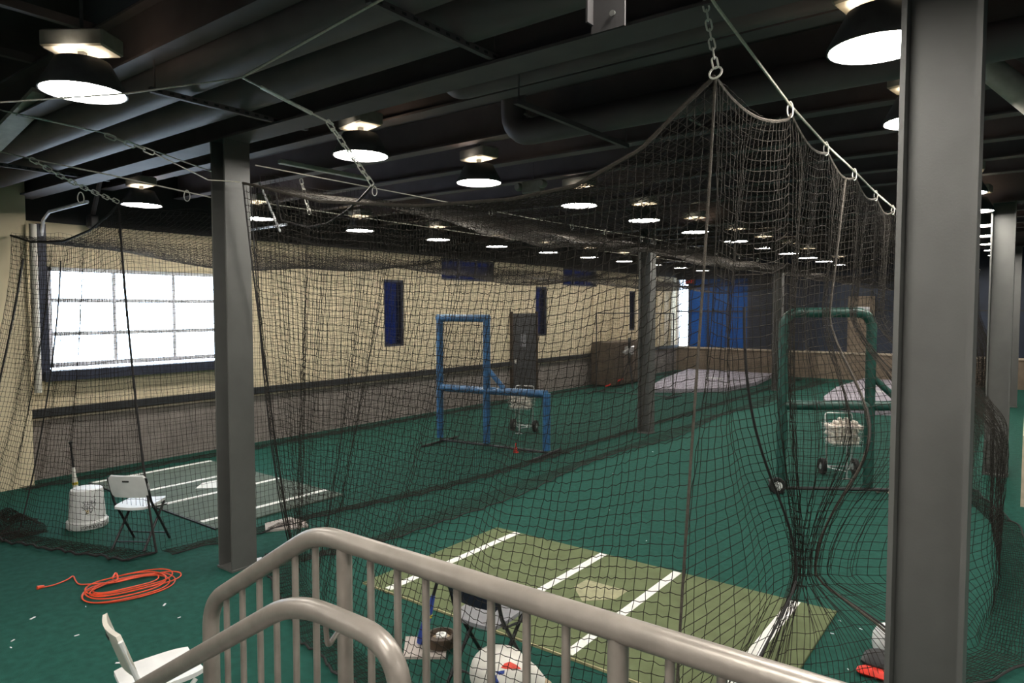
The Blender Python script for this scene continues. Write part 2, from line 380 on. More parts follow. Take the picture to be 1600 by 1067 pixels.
# camera-like device with strut by the big window
t = thing('wall_speaker', 'small dark device on a dark strut above the big window', 'speaker', (-11.2, 4.5, 3.9))
MB().tube([(-10.98, 4.5, 4.75), (-11.45, 4.5, 3.95)], .035, 6).build('strut', 'beam', t); MB().bbox(-11.55, -11.38, 4.44, 4.56, 3.78, 3.98, .02).build('body', 'black', t)
# emergency light
p = Pz(833, 293, 4.2)
t = thing('emergency_light', 'beige twin-head emergency light between two lamps', 'light fixture', p)
MB().bbox(p[0] - .16, p[0] + .16, p[1] - .06, p[1] + .06, p[2] - .08, p[2] + .09, .015).build('body', 'ballast', t)
for s in (-1, 1): MB().lathe([(.05, 0), (.06, .05), (.04, .09)], 12, T(p[0] + s * .2, p[1] - .02, p[2] + .02, 0, R(90))).build('head', 'ballast', t, True)
MB().tube([p, (p[0], p[1], ZC)], .008, 6).build('stem', 'beam', t)
# exit sign
t = thing('exit_sign', 'small red exit sign over the blue sheets', 'sign', (-11.1, YF - .1, 3.62))
MB().box(-11.3, -10.9, YF - .12, YF - .04, 3.55, 3.75).build('housing', 'black', t); text_mesh('lettering', 'EXIT', .19, 'exit', T(-11.1, YF - .125, 3.65, 0, R(90)), t)

# ------------------------------------------------------------------ high bay lamps
ZL = 4.0
def lamp0():
    t = thing('high_bay_lamp', '', 'lamp', (0, 0, 0)); n = 28
    MB().lathe([(.255, 0), (.264, .0), (.264, .02), (.165, .205), (.155, .205), (.245, .02)], n, cap=False).build('shade', 'shade', t, True)
    MB().lathe([(.0005, .012), (.25, .012), (.25, .016), (.0005, .016)], n, cap=False).build('lens', 'lens', t)
    MB().lathe([(.0005, .18), (.15, .18), (.15, .184), (.0005, .184)], 14, cap=False).build('top_opening', 'leak', t)
    MB().bbox(-.215, .215, -.12, .12, .27, .385, .012).build('ballast_box', 'ballast', t)
    MB().box(-.02, .02, -.02, .02, .17, .28).build('neck', 'shade', t)
    return t
L0 = lamp0(); first = True
ordn = ['nearest', 'second', 'third', 'fourth', 'fifth', 'sixth', 'seventh', 'eighth', 'ninth', 'tenth', 'eleventh', 'twelfth']
rows = [(-10.0, [4.57, 6.38, 8.5, 10.6, 12.6, 14.75, 16.8, 18.9, 21.0, 23.1, 25.2], 'over the left cage'),
        (-5.12, [1.98, 4.37, 6.12, 8.32, 10.36, 12.52, 14.78, 16.72, 18.84, 20.8, 22.7, 24.7], 'over the right cage'),
        (3.4, [-3.4, -1.3, .9, 2.1, 5.1, 7.2, 9.3], 'added out of view over the open floor at the right'),  # unseen extra row, added for more light on the near surfaces
        (-.72, [4.33, 6.2, 8.3, 10.4, 12.4, 14.6, 16.7, 18.8, 20.8, 22.8, 24.8], 'above the right-hand columns'),
        (-.72, [2.2, .1, -2.0, -4.0], 'added for light behind the viewer over the landing'), (-5.12, [-.1, -2.2, -4.2], 'added for light behind the viewer over the left floor')]  # rows carried on unseen, added to light the near column and railing
LAMPS = []
for x, yl, nm in rows:
    for i, y in enumerate(yl):
        lb = 'lit high bay lamp, %s in the row %s' % (ordn[i], nm)
        if first: L0.location = (x, y, ZL); L0['label'] = lb; L0['group'] = 'high bay lamps'; first = False; q = L0
        else: q = dup(L0, (x, y, ZL), R(random.uniform(-12, 12)) if y > 2.5 else R(35), lb)
        LAMPS.append((q, x, y))
for q, x, y in LAMPS:
    zt = ZC
    if any(abs(x - xp) < .05 for xp in np.arange(XW + .6, XR, 1.22)): zt = 4.83
    kb = (y - 3.67) / 1.1425
    if abs(kb - round(kb)) * 1.1425 < .11: zt = 4.42
    st = MB().tube([(0, 0, .38), (0, 0, zt - ZL)], .012, 6).build('stem', 'shade'); st.parent = q

# ------------------------------------------------------------------ nets
CELL = .053
def ip(x, tab):
    t = np.array(tab, float); return np.interp(x, t[:, 0], t[:, 1])
def sstep(a, b, x): q = np.clip((x - a) / (b - a), 0, 1); return q * q * (3 - 2 * q)
def wob(a, b, seed, amp=1.):        # smooth pseudo-random field
    g = np.random.default_rng(seed); r = np.zeros_like(a)
    for k in range(6):
        fa, fb, ph = g.uniform(-2.6, 2.6), g.uniform(-2.6, 2.6), g.uniform(0, 6.3); r = r + np.sin(fa * a + fb * b + ph) / 3
    return r * amp
def net_mesh(name, P, parent, r=.0021, m='net', sag=0., jit=.003):
    """P: (nu,nv,3) node grid -> one mesh of three-sided twine tubes along both directions"""
    P = P + RNG.normal(0, jit, P.shape) * np.array([1, 1, .7])
    def tubes(L):                    # L: (lines, points, 3)
        nl, npnt, _ = L.shape
        t = np.gradient(L, axis=1); t /= np.linalg.norm(t, axis=2, keepdims=True) + 1e-9
        ref = np.where(np.abs(t[..., 2:3]) > .8, np.array([1., .3, 0]), np.array([0, 0, 1.]))
        a = np.cross(t, ref); a /= np.linalg.norm(a, axis=2, keepdims=True) + 1e-9; b = np.cross(t, a)
        V = np.stack([L + r * (a * math.cos(q) + b * math.sin(q)) for q in (0.4, 2.494, 4.589)], axis=2)   # nl,np,3,3
        idx = np.arange(nl * npnt * 3).reshape(nl, npnt, 3)
        F = np.stack([np.stack([idx[:, :-1, k], idx[:, :-1, (k + 1) % 3], idx[:, 1:, (k + 1) % 3], idx[:, 1:, k]], -1) for k in range(3)], 2)
        return V.reshape(-1, 3), F.reshape(-1, 4)
    L1 = np.transpose(P, (1, 0, 2))
    if sag:
        mid = (L1[:, :-1] + L1[:, 1:]) / 2; mid[..., 2] -= sag * RNG.uniform(.2, 1.6, mid.shape[:2])
        Q = np.empty((L1.shape[0], L1.shape[1] * 2 - 1, 3)); Q[:, 0::2] = L1; Q[:, 1::2] = mid; L1 = Q
    v1, f1 = tubes(L1); v2, f2 = tubes(P); V = np.concatenate([v1, v2]); F = np.concatenate([f1, f2 + len(v1)])
    me = bpy.data.meshes.new(name); inv = parent.matrix_basis.inverted()
    V = V - np.array(parent.location)
    me.vertices.add(len(V)); me.vertices.foreach_set('co', V.astype(np.float32).ravel())
    me.loops.add(F.size); me.loops.foreach_set('vertex_index', F.astype(np.int32).ravel())
    me.polygons.add(len(F)); me.polygons.foreach_set('loop_start', np.arange(0, F.size, 4, dtype=np.int32))
    me.update(calc_edges=True); me.materials.append(M[m])
    o = bpy.data.objects.new(name, me); COL.objects.link(o); o.parent = parent; o['kind'] = 'stuff'; return o
def rope(parent, pts, r=.008, m='ropeb', name='rope', n=6):
    return MB().tube(pts, r, n).build(name, m, parent, True)
def gridUV(nu, nv): return np.meshgrid(np.linspace(0, 1, nu + 1), np.linspace(0, 1, nv + 1), indexing='ij')
HEM = .20                                     # share of the drop that lies on the floor

def drop(U, V, top, bot, hemdir, power=1.25, hem=HEM):
    """top(U), bot(U): arrays (...,3); V 0..1 with the last share on the floor"""
    s = np.clip(V / (1 - hem), 0, 1); h = np.clip((V - (1 - hem)) / hem, 0, 1)
    P = top + (bot - top) * np.stack([s ** power, s ** power, s], -1)
    P = P + hemdir * (h * .38 * (1 + .12 * np.sin(U * 31) * np.sin(U * 23 + 1)))[..., None]; P[..., 2] = np.maximum(P[..., 2], .012) + h * .03 * np.abs(np.sin(U * 160 + 9 * V))
    return P, s, h

# ---- right cage
cb = thing('batting_cage_net', 'black netting of the right batting cage, peaked at the chain', 'net', (-3.7, 3.65, 0))
FT = [(-6.0, 3.74), (-5.9, 3.72), (-4.8, 3.45), (-3.66, 3.31), (-2.77, 3.275), (-2.27, 3.31), (-1.83, 3.47), (-1.6, 3.65), (-1.39, 3.80)]
nu, nv = int(4.7 / CELL), int(3.9 / CELL); U, V = gridUV(nu, nv)
xt = -5.95 + 4.56 * U; top = np.stack([xt, np.full_like(U, 3.65), ip(xt, FT)], -1)
xb = -6.15 + 4.70 * (.55 * U + .45 * U ** 2); yb = ip(xb, [(-6.2, 4.3), (-5.6, 3.95), (-4.9, 3.62), (-4.3, 3.35), (-3.7, 3.22), (-2.8, 3.15), (-1.4, 3.35)])
bot = np.stack([xb, yb, np.zeros_like(U)], -1)
P, s, h = drop(U, V, top, bot, np.array([-.12, -.75, 0]))
env = np.sin(np.pi * np.clip(s, 0, 1)) ** .6
P[..., 1] += env * (.05 * np.sin(7.0 * xt + 1.5 * s) + .03 * np.sin(17 * xt + 2 * s)) * (1 - h); P[..., 0] += env * .035 * np.sin(6.0 * xt + .8 * s + 1)
P[..., 2] += (s < 1) * wob(xt * 2, s * 3, 3, .012) * env
net_mesh('front_net', P, cb, .0026, sag=.008); Pf = P
rope(cb, P[:, 0] + np.array([0, 0, .004]), .013, 'rope', 'top_rope')
rope(cb, P[-1, :], .008, 'rope', 'corner_rope'); rope(cb, P[0, :], .009, 'ropeb', 'corner_rope'); rope(cb, P[3, :] + np.array([0, -.02, 0]), .007, 'ropeb', 'corner_rope'); rope(cb, P[:, -1], .009, 'ropeb', 'hem_rope')
CABR = [(3.0, 4.16), (3.4, 4.07), (4.75, 3.89), (5.75, 3.82), (6.83, 3.79), (7.9, 3.74), (9.0, 3.72), (12.8, 3.78), (21.9, 3.78), (26.3, 3.78)]
CLIPS = [4.75, 5.75, 6.83, 7.9, 9.0, 10.1, 11.2]
nu, nv = int(22.3 / CELL), int(3.9 / CELL); U, V = gridUV(nu, nv)
yt = 3.65 + 22.3 * U; scal = .085 * np.abs(np.sin(np.pi * (yt - 4.75) / 1.06))
zt = np.where(yt < 4.75, 3.80 - .10 * np.sin(np.pi * (yt - 3.65) / 1.1), ip(yt, CABR) - .05 - scal)
top = np.stack([-1.39 + .09 * sstep(3.65, 4.75, yt), yt, zt], -1)
xb = ip(yt, [(3.65, -1.45), (5.3, -1.2), (5.6, -1.0), (6.4, -.6), (7.2, -.22), (8.5, -.15), (10, -.3), (12, -.95), (30, -.95)])
ybr = ip(yt, [(3.65, 3.37), (5.3, 4.6), (5.6, 4.8), (6.4, 5.3), (7.2, 6.1), (8.5, 7.8), (10, 9.8), (12, 12), (30, 30)])
bot = np.stack([xb, ybr, np.zeros_like(U)], -1)
P, s, h = drop(U, V, top, bot, np.stack([.2 + .5 * sstep(5.6, 6.6, yt), 0 * yt - .15, 0 * yt], -1), 1.)
bx = top[..., 0] + (xb - top[..., 0]) * sstep(.30, .66, s); P[..., 0] = np.where(h > 0, P[..., 0], bx)
env = np.sin(np.pi * s) ** .7
P[..., 0] += env * (.05 * np.sin(5.5 * yt + 2 * s) + .03 * np.sin(13 * yt + s)); 
z = P[..., 2]
g = np.exp(-((z - .55) / np.where(z > .55, 1.1, .28)) ** 2) * np.exp(-(np.abs(yt - 5.4) / 2.1) ** 6) * sstep(3.65, 4.3, yt) * (h <= 0); P[..., 1] = 5.45 + (P[..., 1] - 5.45) * (1 - .90 * g); P[..., 0] = -1.36 + (P[..., 0] + 1.36) * (1 - .85 * g); P[..., 0] += .035 * g * np.sin(yt * 21)
P[..., 1] += env * .05 * np.sin(4 * yt + 1.3 * s); net_mesh('side_net', P, cb, .0026); Ps = P
rope(cb, P[:, 0], .010, 'rope', 'top_rope', 5); rope(cb, P[: int(8 / CELL), -1], .009, 'ropeb', 'hem_rope', 5)
i1 = int((4.30 - 3.65) / CELL); i2 = int((6.5 - 3.65) / CELL); rope(cb, P[i1, 18:], .009, 'ropeb'); rope(cb, P[i2, :], .010, 'rope'); rope(cb, P[i2 + 1, 30:], .008, 'ropeb')
nu, nv = int(22.3 / CELL), int(3.95 / CELL); U, V = gridUV(nu, nv)
yl = 3.85 + 22.1 * U; scal = .07 * np.abs(np.sin(np.pi * (yl - 4) / 1.06)); ztl = 3.87 - scal
top = np.stack([np.full_like(U, -5.98), yl, ztl], -1)
bot = np.stack([ip(yl, [(3.8, -5.95), (5, -5.75), (7, -5.9), (26, -5.95)]), yl + .25 * np.exp(-(yl - 3.8) / .6), np.zeros_like(U)], -1)
P, s, h = drop(U, V, top, bot, np.array([.80, 0, 0]), 1.); env = np.sin(np.pi * s)
P[..., 0] += env * (.05 * np.sin(2.1 * yl + s) + .03 * np.sin(6 * yl)) + h * .12 * np.sin(1.1 * yl) ; net_mesh('side_net', P, cb, .0019); rope(cb, P[::3, -1], .008, 'ropeb', 'hem_rope', 5)
nu, nv = int(4.75 / CELL), int(22.3 / CELL); U, V = gridUV(nu, nv)
y = 3.65 + 22.3 * V; x = -5.97 + 4.62 * U
ze = (3.80 * (1 - U) + U * np.where(y < 4.75, 3.78 - .11 * np.sin(np.pi * np.clip(y - 3.65, 0, 1.1) / 1.1), ip(y, CABR) - .06 - .085 * np.abs(np.sin(np.pi * (y - 4.75) / 1.06))))
sg = np.sin(np.pi * U) ** .8 * (.42 + .10 * np.sin(1.05 * y + .8) + .05 * np.sin(2.3 * y)) 
zr = ze - sg + .02 * np.sin(9 * x + 3 * y); wgt = np.exp(-np.clip(y - 3.65, 0, 99) / 1.0); xf = -5.95 + 4.56 * U
zr = wgt * ip(xf, FT) + (1 - wgt) * zr; xx = wgt * xf + (1 - wgt) * x
net_mesh('roof_net', np.stack([xx, y, zr], -1), cb, .0024)
rope(cb, [Py(583, 289, 4.2), Py(560, 314, 4.2), Py(539, 332, 4.2), Py(512, 349, 4.2), Py(481, 355, 4.2), Py(439, 344, 4.2), (-5.97, 4.0, 3.75)], .012, 'ropeb', 'swag_rope')
rope(cb, [Py(405, 285, 4.2), Py(438, 362, 4.2)], .012, 'paper', 'taped_rope')

# ---- left cage
ca = thing('batting_cage_net', 'black netting of the left batting cage in front of the window', 'net', (-9.3, 3.4, 0))
FA = [(-11.6, 3.62), (-10.54, 3.43), (-9.49, 3.38), (-8.74, 3.46), (-8.2, 3.60), (-7.98, 3.69)]
nu, nv = int(3.9 / CELL), int(3.75 / CELL); U, V = gridUV(nu, nv)
xt = -11.32 + 3.34 * U; top = np.stack([xt, np.full_like(U, 3.4), ip(xt, FA)], -1); xb = -11.3 + 4.1 * U
bot = np.stack([xb, ip(xb, [(-11.3, 2.6), (-8.9, 2.75), (-8.0, 3.05), (-7.2, 3.35)]), np.zeros_like(U)], -1)
P, s, h = drop(U, V, top, bot, np.array([.1, -.75, 0]), 1.5); env = np.sin(np.pi * s) ** .7
P[..., 1] += env * (.04 * np.sin(6 * xt + s) + .03 * np.sin(13 * xt)); P[..., 0] += env * .03 * np.sin(5 * xt)
net_mesh('front_net', P, ca, .0024, sag=.006); rope(ca, P[:, 0], .014, 'ropeb', 'top_rope'); rope(ca, P[-1, :], .013, 'ropeb', 'corner_rope'); rope(ca, P[:, -1], .012, 'ropeb', 'hem_rope'); rope(ca, P[38, 4:], .009, 'ropeb'); rope(ca, P[12, 4:], .012, 'ropeb')
nu, nv = int(22.6 / CELL), int(3.85 / CELL); U, V = gridUV(nu, nv)
yl = 3.4 + 22.6 * U; scal = .06 * np.abs(np.sin(np.pi * (yl - 4) / 1.06)); xtp = ip(yl, [(3.4, -7.98), (4.2, -7.3), (5.5, -6.9), (7, -6.8), (27, -6.8)])
top = np.stack([xtp, yl, ip(yl, [(3.4, 3.69), (5, 3.64), (27, 3.64)]) - scal], -1)
bot = np.stack([ip(yl, [(3.4, -7.2), (5.1, -7.05), (6.4, -6.82), (8, -6.65), (27, -6.7)]), yl, np.zeros_like(U)], -1)
P, s, h = drop(U, V, top, bot, np.array([.75, 0, 0]), 1.); env = np.sin(np.pi * s)
P[..., 0] += env * (.05 * np.sin(2.3 * yl + s) + .03 * np.sin(6 * yl)) - h * .06; net_mesh('side_net', P, ca, .0019); rope(ca, P[::3, -1], .008, 'ropeb', 'hem_rope', 5)
nu, nv = int(22.6 / CELL), int(3.85 / CELL); U, V = gridUV(nu, nv)
yl = 3.4 + 22.6 * U; scal = .06 * np.abs(np.sin(np.pi * (yl - 4) / 1.06))
top = np.stack([np.full_like(U, -11.3), yl, 3.66 - scal], -1); bot = np.stack([np.full_like(U, -11.42), yl, np.zeros_like(U)], -1)
P, s, h = drop(U, V, top, bot, np.array([.8, 0, 0]), 1.); env = np.sin(np.pi * s); P[..., 0] += env * (.04 * np.sin(2.3 * yl + s))
net_mesh('side_net', P, ca, .0019); rope(ca, P[::3, -1], .008, 'ropeb', 'hem_rope', 5)
nu, nv = int(4.5 / CELL), int(22.6 / CELL); U, V = gridUV(nu, nv)
y = 3.4 + 22.6 * V; xr = ip(y, [(3.4, -7.98), (4.2, -7.3), (5.5, -6.9), (7, -6.8), (27, -6.8)]); x = -11.3 + (xr + 11.3) * U
sg = np.sin(np.pi * U) ** .8 * (.40 + .10 * np.sin(.95 * y + 2.2) + .04 * np.sin(2.6 * y)); zr = 3.62 - sg; xf = -11.32 + 3.34 * U; wgt = np.exp(-np.clip(y - 3.4, 0, 99) / .9)
zr = wgt * ip(xf, FA) + (1 - wgt) * zr; net_mesh('roof_net', np.stack([wgt * xf + (1 - wgt) * x, y, zr], -1), ca, .0024)

hp = Pz(8, 838, 0); U, V = gridUV(34, 22); hx = (U - .5) * 1.5; hy = (V - .5) * .75
hz = .16 * np.exp(-(hx / .5) ** 2 - (hy / .28) ** 2) * (1 + .5 * wob(hx * 6, hy * 7, 11)) + .015
nh = thing('net_heap', 'crumpled heap of black netting at the left edge of the floor', 'net', (hp[0] - .25, hp[1] + .1, 0))
net_mesh('netting', np.stack([hp[0] - .25 + hx * .7 + .05 * wob(hx * 5, hy * 5, 12), hp[1] + .1 + hy * .7 + .05 * wob(hx * 5, hy * 5, 13), np.maximum(hz, .012)], -1), nh, .004)
# ---- cables
def cable(pts, label, r=.006, m='cable', name='steel_cable'):
    return tag(MB().tube(pts, r, 6).build(name, m, smooth=True), label, 'cable')
cable([(-1.3, a, b) for a, b in CABR], 'steel cable sloping away above the right cage, holding clips', .009)
cable([(-5.98, 3.8, 3.93), (-5.98, 8.5, 3.90), (-5.98, 12.6, 3.93), (-5.98, 26.3, 3.9)], 'steel cable along the left top of the right cage', .006)
cable([(-6.8, 4.4, 3.72), (-6.8, 8.5, 3.69), (-6.8, 26.3, 3.72)], 'steel cable along the top between the two cages', .006)
knot = Py(378, 121, 2.45)
cable([Py(640, -24, 2.3), Py(580, 8, 2.35), knot], 'steel cable running from the upper middle down to the knot', .007)
cable([knot, Py(200, 146, 1.75), Py(0, 160, 1.5)], 'thin cable crossing in front of the big near lamp', .005)
c1a = Py(-60, 150, 1.95); c1c = Py(165, 210, 2.6)
cable([c1c, Py(225, 230, 2.9), (-6.32, 3.6, 3.86)], 'upper steel cable from the ring chain to the left column', .006)
cable([c1a, Py(5, 173, 2.1)], 'short cable end at the upper left edge above the turnbuckle', .006)
cable([Py(240, 239, 2.9), Py(325, 281, 3.4), (-5.95, 3.62, 3.74)], 'thin cable tying the net corner at the left column', .005)
c2a = Py(-40, 228, 2.1); c2b = Py(48, 248, 2.4)
cable([c2a, c2b, Py(165, 272, 2.8), (-6.33, 3.6, 3.62)], 'lower steel cable from the left edge to the left column', .007)
# ---- turnbuckles
def turnbuckle(a, b, label):
    a, b = Vector(a), Vector(b); d = (b - a).normalized(); sd = d.cross(Vector((0, 0, 1))).normalized() * .017; L = (b - a).length
    t = thing('turnbuckle', label, 'turnbuckle', a)
    p, q = a + d * L * .22, a + d * L * .8
    MB().tube([p + sd, q + sd], .0075, 6).tube([p - sd, q - sd], .0075, 6).tube([p + sd, p - sd], .009, 6).tube([q + sd, q - sd], .009, 6).build('body', 'zinc', t, True)
    MB().tube([a, p + d * .06], .006, 6).build('screw', 'zinc', t, True); MB().tube([q - d * .06, b], .006, 6).build('screw', 'zinc', t, True)
    MB().tube([b + d * .018 + (d * math.cos(x) + sd.normalized() * math.sin(x)) * .02 for x in [k * 2 * math.pi / 10 for k in range(10)]], .005, 6, True).build('eye', 'zinc', t, True)
turnbuckle(Py(5, 173, 2.1), Py(163, 208, 2.6), 'bright turnbuckle at upper left below the near lamp')
turnbuckle(knot, Py(512, 190, 2.9), 'dull turnbuckle hanging from the knot before the girder')
# ---- chains
def chain(a, b, label, ll=.055, wd=.030, r=.0045, sag=0.):
    a, b = Vector(a), Vector(b); L = (b - a).length; n = max(2, int(L / (ll * .78)))
    t = thing('chain', label, 'chain', a)
    for i in range(n):
        c = a.lerp(b, (i + .5) / n); c.z -= sag * math.sin(math.pi * (i + .5) / n)
        d = (b - a).normalized(); s1 = d.cross(Vector((.3, .2, 1)) if abs(d.z) < .9 else Vector((1, .4, 0))).normalized(); s2 = d.cross(s1)
        sd = s1 if i % 2 else s2; h = ll / 2 - wd / 2; pts = []
        for k in range(12):
            q = 2 * math.pi * k / 12; pts.append(c + d * (math.copysign(h, math.cos(q)) + wd / 2 * math.cos(q)) + sd * (wd / 2 * math.sin(q)))
        MB().tube(pts, r, 5, True).build('link', 'zinc', t, True)
    return t
peak = Vector((-1.39, 3.65, 3.80))
chain(peak + Vector((0, 0, .05)), Vector(Py(1092, -60, 3.5)), 'bright chain holding up the net peak at top right', .058, .030, .0055)
chain(Py(512, 190, 2.9), Py(582, 288, 3.5), 'chain from the dull turnbuckle down to the net swag', .10, .035, .005)
chain(Py(165, 211, 2.6), Py(240, 239, 2.9), 'short bright chain after the upper turnbuckle at left', .09, .04, .006)
chain(c2b, Vector((-7.98, 3.4, 3.72)), 'long chain from the lower left cable to the left net corner', .10, .04, .006, .03)
chain(Py(470, 280, 4.5), Py(484, 334, 4.5), 'loose chain dangling over the right cage behind the column', .07, .035, .005)
t = tag(MB().tube([peak + Vector((.034 * math.cos(q), .014 * math.sin(q), .022 + .034 * math.sin(q))) for q in [k * 2 * math.pi / 16 for k in range(16)]], .006, 6, True).build('steel_ring', 'zinc', smooth=True), 'steel ring joining the chain to the net peak', 'ring')
# ---- carabiner clips on the cable
def clip(p, label, sc=1., lean=.03):
    p = Vector(p); pts = []
    for k in range(14):
        q = 2 * math.pi * k / 14; pts.append(p + Vector((lean * .4 * math.sin(q), .016 * sc * math.sin(q) * (1.25 - .25 * math.cos(q)), -.035 * sc + .045 * sc * math.cos(q))))
    return tag(MB().tube(pts, .0045 * sc, 6, True).build('carabiner_clip', 'zinc', smooth=True), label, 'clip', 'net clips')
for i, y in enumerate(CLIPS): clip((-1.3, y, ip(y, CABR) + .012), 'zinc clip hanging the side net, %s along the sloping cable' % ordn[i], 1.15)
for i, y in enumerate((5.3, 7.4, 9.5, 10.6, 12.0, 14.2, 15.9, 17.5, 19.0)): clip((-5.98, y, 3.93), 'zinc clip on the left top cable of the right cage, %s one' % ordn[i], 1.2)
clip(Py(126, 302, 2.85), 'loose clip dangling from the long chain at left', 1.2); clip(Py(292, 299, 3.5), 'clip on the lower cable just left of the column', 1.2)

# ------------------------------------------------------------------ stair railing in the foreground
YR, ZR = 1.15, 1.935
rl = thing('stair_railing', 'grey metal stair railing with thin balusters in the foreground', 'railing', (-1.43, YR, .92))
bend = Vector((-1.545, YR, ZR)); sl = Vector((-1.0, 0, -.603)).normalized(); low = bend + sl * .66
def smooth_path(pts, rad, n=6):
    out = [Vector(pts[0])]
    for i in range(1, len(pts) - 1):
        a, b, c = Vector(pts[i - 1]), Vector(pts[i]), Vector(pts[i + 1]); r1 = min(rad, (a - b).length * .45, (c - b).length * .45)
        p, q = b + (a - b).normalized() * r1, b + (c - b).normalized() * r1
        for k in range(n + 1): u = k / n; out.append((1 - u) ** 2 * p + 2 * u * (1 - u) * b + u * u * q)
    out.append(Vector(pts[-1])); return out
zl = .92 - .603 * (low.x + 1.55) * -1
MB().tube(smooth_path([(1.2, YR, ZR), bend, low, (low.x - .005, YR, .25)], .09, 8), .0262, 16).build('top_rail', 'rail', rl, True)
for x in (-1.43, -.615, .2): MB().tube([(x, YR, .92), (x, YR, ZR - .01)], .021, 14).build('post', 'rail', rl, True)
bx = [-2.122, -2.013, -1.921, -1.827, -1.741, -1.647, -1.553, -1.326, -1.227, -1.13, -1.03, -.93, -.833, -.734, -.508, -.411, -.31, -.21, -.11, -.01, .09]
for x in bx:
    zt = ZR if x > bend.x else ZR + (x - bend.x) * .603
    zb = .99 if x > -1.55 else max(.12, .99 - (-1.55 - x) * .603)
    MB().tube([(x, YR, zb), (x, YR, zt - .01)], .0095, 10).build('baluster', 'rail', rl, True)
MB().tube([(-1.55, YR, .99), (1.2, YR, .99)], .015, 8).build('bottom_rail', 'rail', rl, True)
MB().tube([(-1.55, YR, .99), (low.x, YR, .99 - (-1.55 - low.x) * .603)], .015, 8).build('bottom_rail', 'rail', rl, True)
YH, ZH = 1.015, 1.815
hr = thing('handrail', 'lower grey pipe handrail curving down before the stair railing', 'handrail', (-1.2, YH, .92))
hb = Vector((-1.455, YH, ZH)); hl = hb + sl * 1.2
MB().tube(smooth_path([(-1.075, YH, .92), (-1.075, YH, ZH + .0), hb, hl], .13, 10), .0262, 16).build('pipe', 'rail', hr, True)
MB().tube(smooth_path([(-1.335, YH, ZH - .02), (-1.335, YH + .005, ZH - .085), (-1.40, YR - .02, ZH - .075)], .02, 5), .0065, 8).build('bracket', 'rail', hr, True)
# ------------------------------------------------------------------ batting mats
def batmat(name, x0, x1, y0, y1, lines, m, plate, label, pm):
    t = thing(name, label, 'mat', ((x0 + x1) / 2, y0, 0))
    MB().bbox(x0, x1, y0, y1, 0, .022, .005).build('mat', m, t)
    for x, w_ in lines: MB().box(x - w_, x + w_, y0 + .02, y1 - .02, .0215, .0245).build('line', 'chalk', t)
    MB().prism(plate, .0215, .025).build('home_plate', pm, t)
    MB().box(x0, x1, y0 - .012, y0, 0, .018).build('edge_trim', 'mat_edge' if m == 'mat_olive' else 'ledge', t)
def plate(cx, cy, s=.43, ang=0):
    pts = [(-.5, .0), (-.5, .5), (.5, .5), (.5, 0), (0, -.5)]; c, q = math.cos(ang), math.sin(ang)
    return [(cx + s * (c * a - q * b), cy + s * (q * a + c * b)) for a, b in pts]
batmat('batting_mat', -4.86, -1.22, 4.13, 6.12, [(-4.55, .04), (-3.44, .04), (-2.63, .04), (-1.55, .045)], 'mat_olive', plate(-3.02, 5.2), 'olive batting mat with white lines in the right cage', 'plate')
batmat('batting_mat', -10.9, -7.42, 4.13, 5.97, [(-10.8, .04), (-9.72, .04), (-8.87, .04), (-7.78, .04)], 'mat_grey', plate(-9.3, 5.1), 'grey green batting mat with white lines in the left cage', 'plate_white')

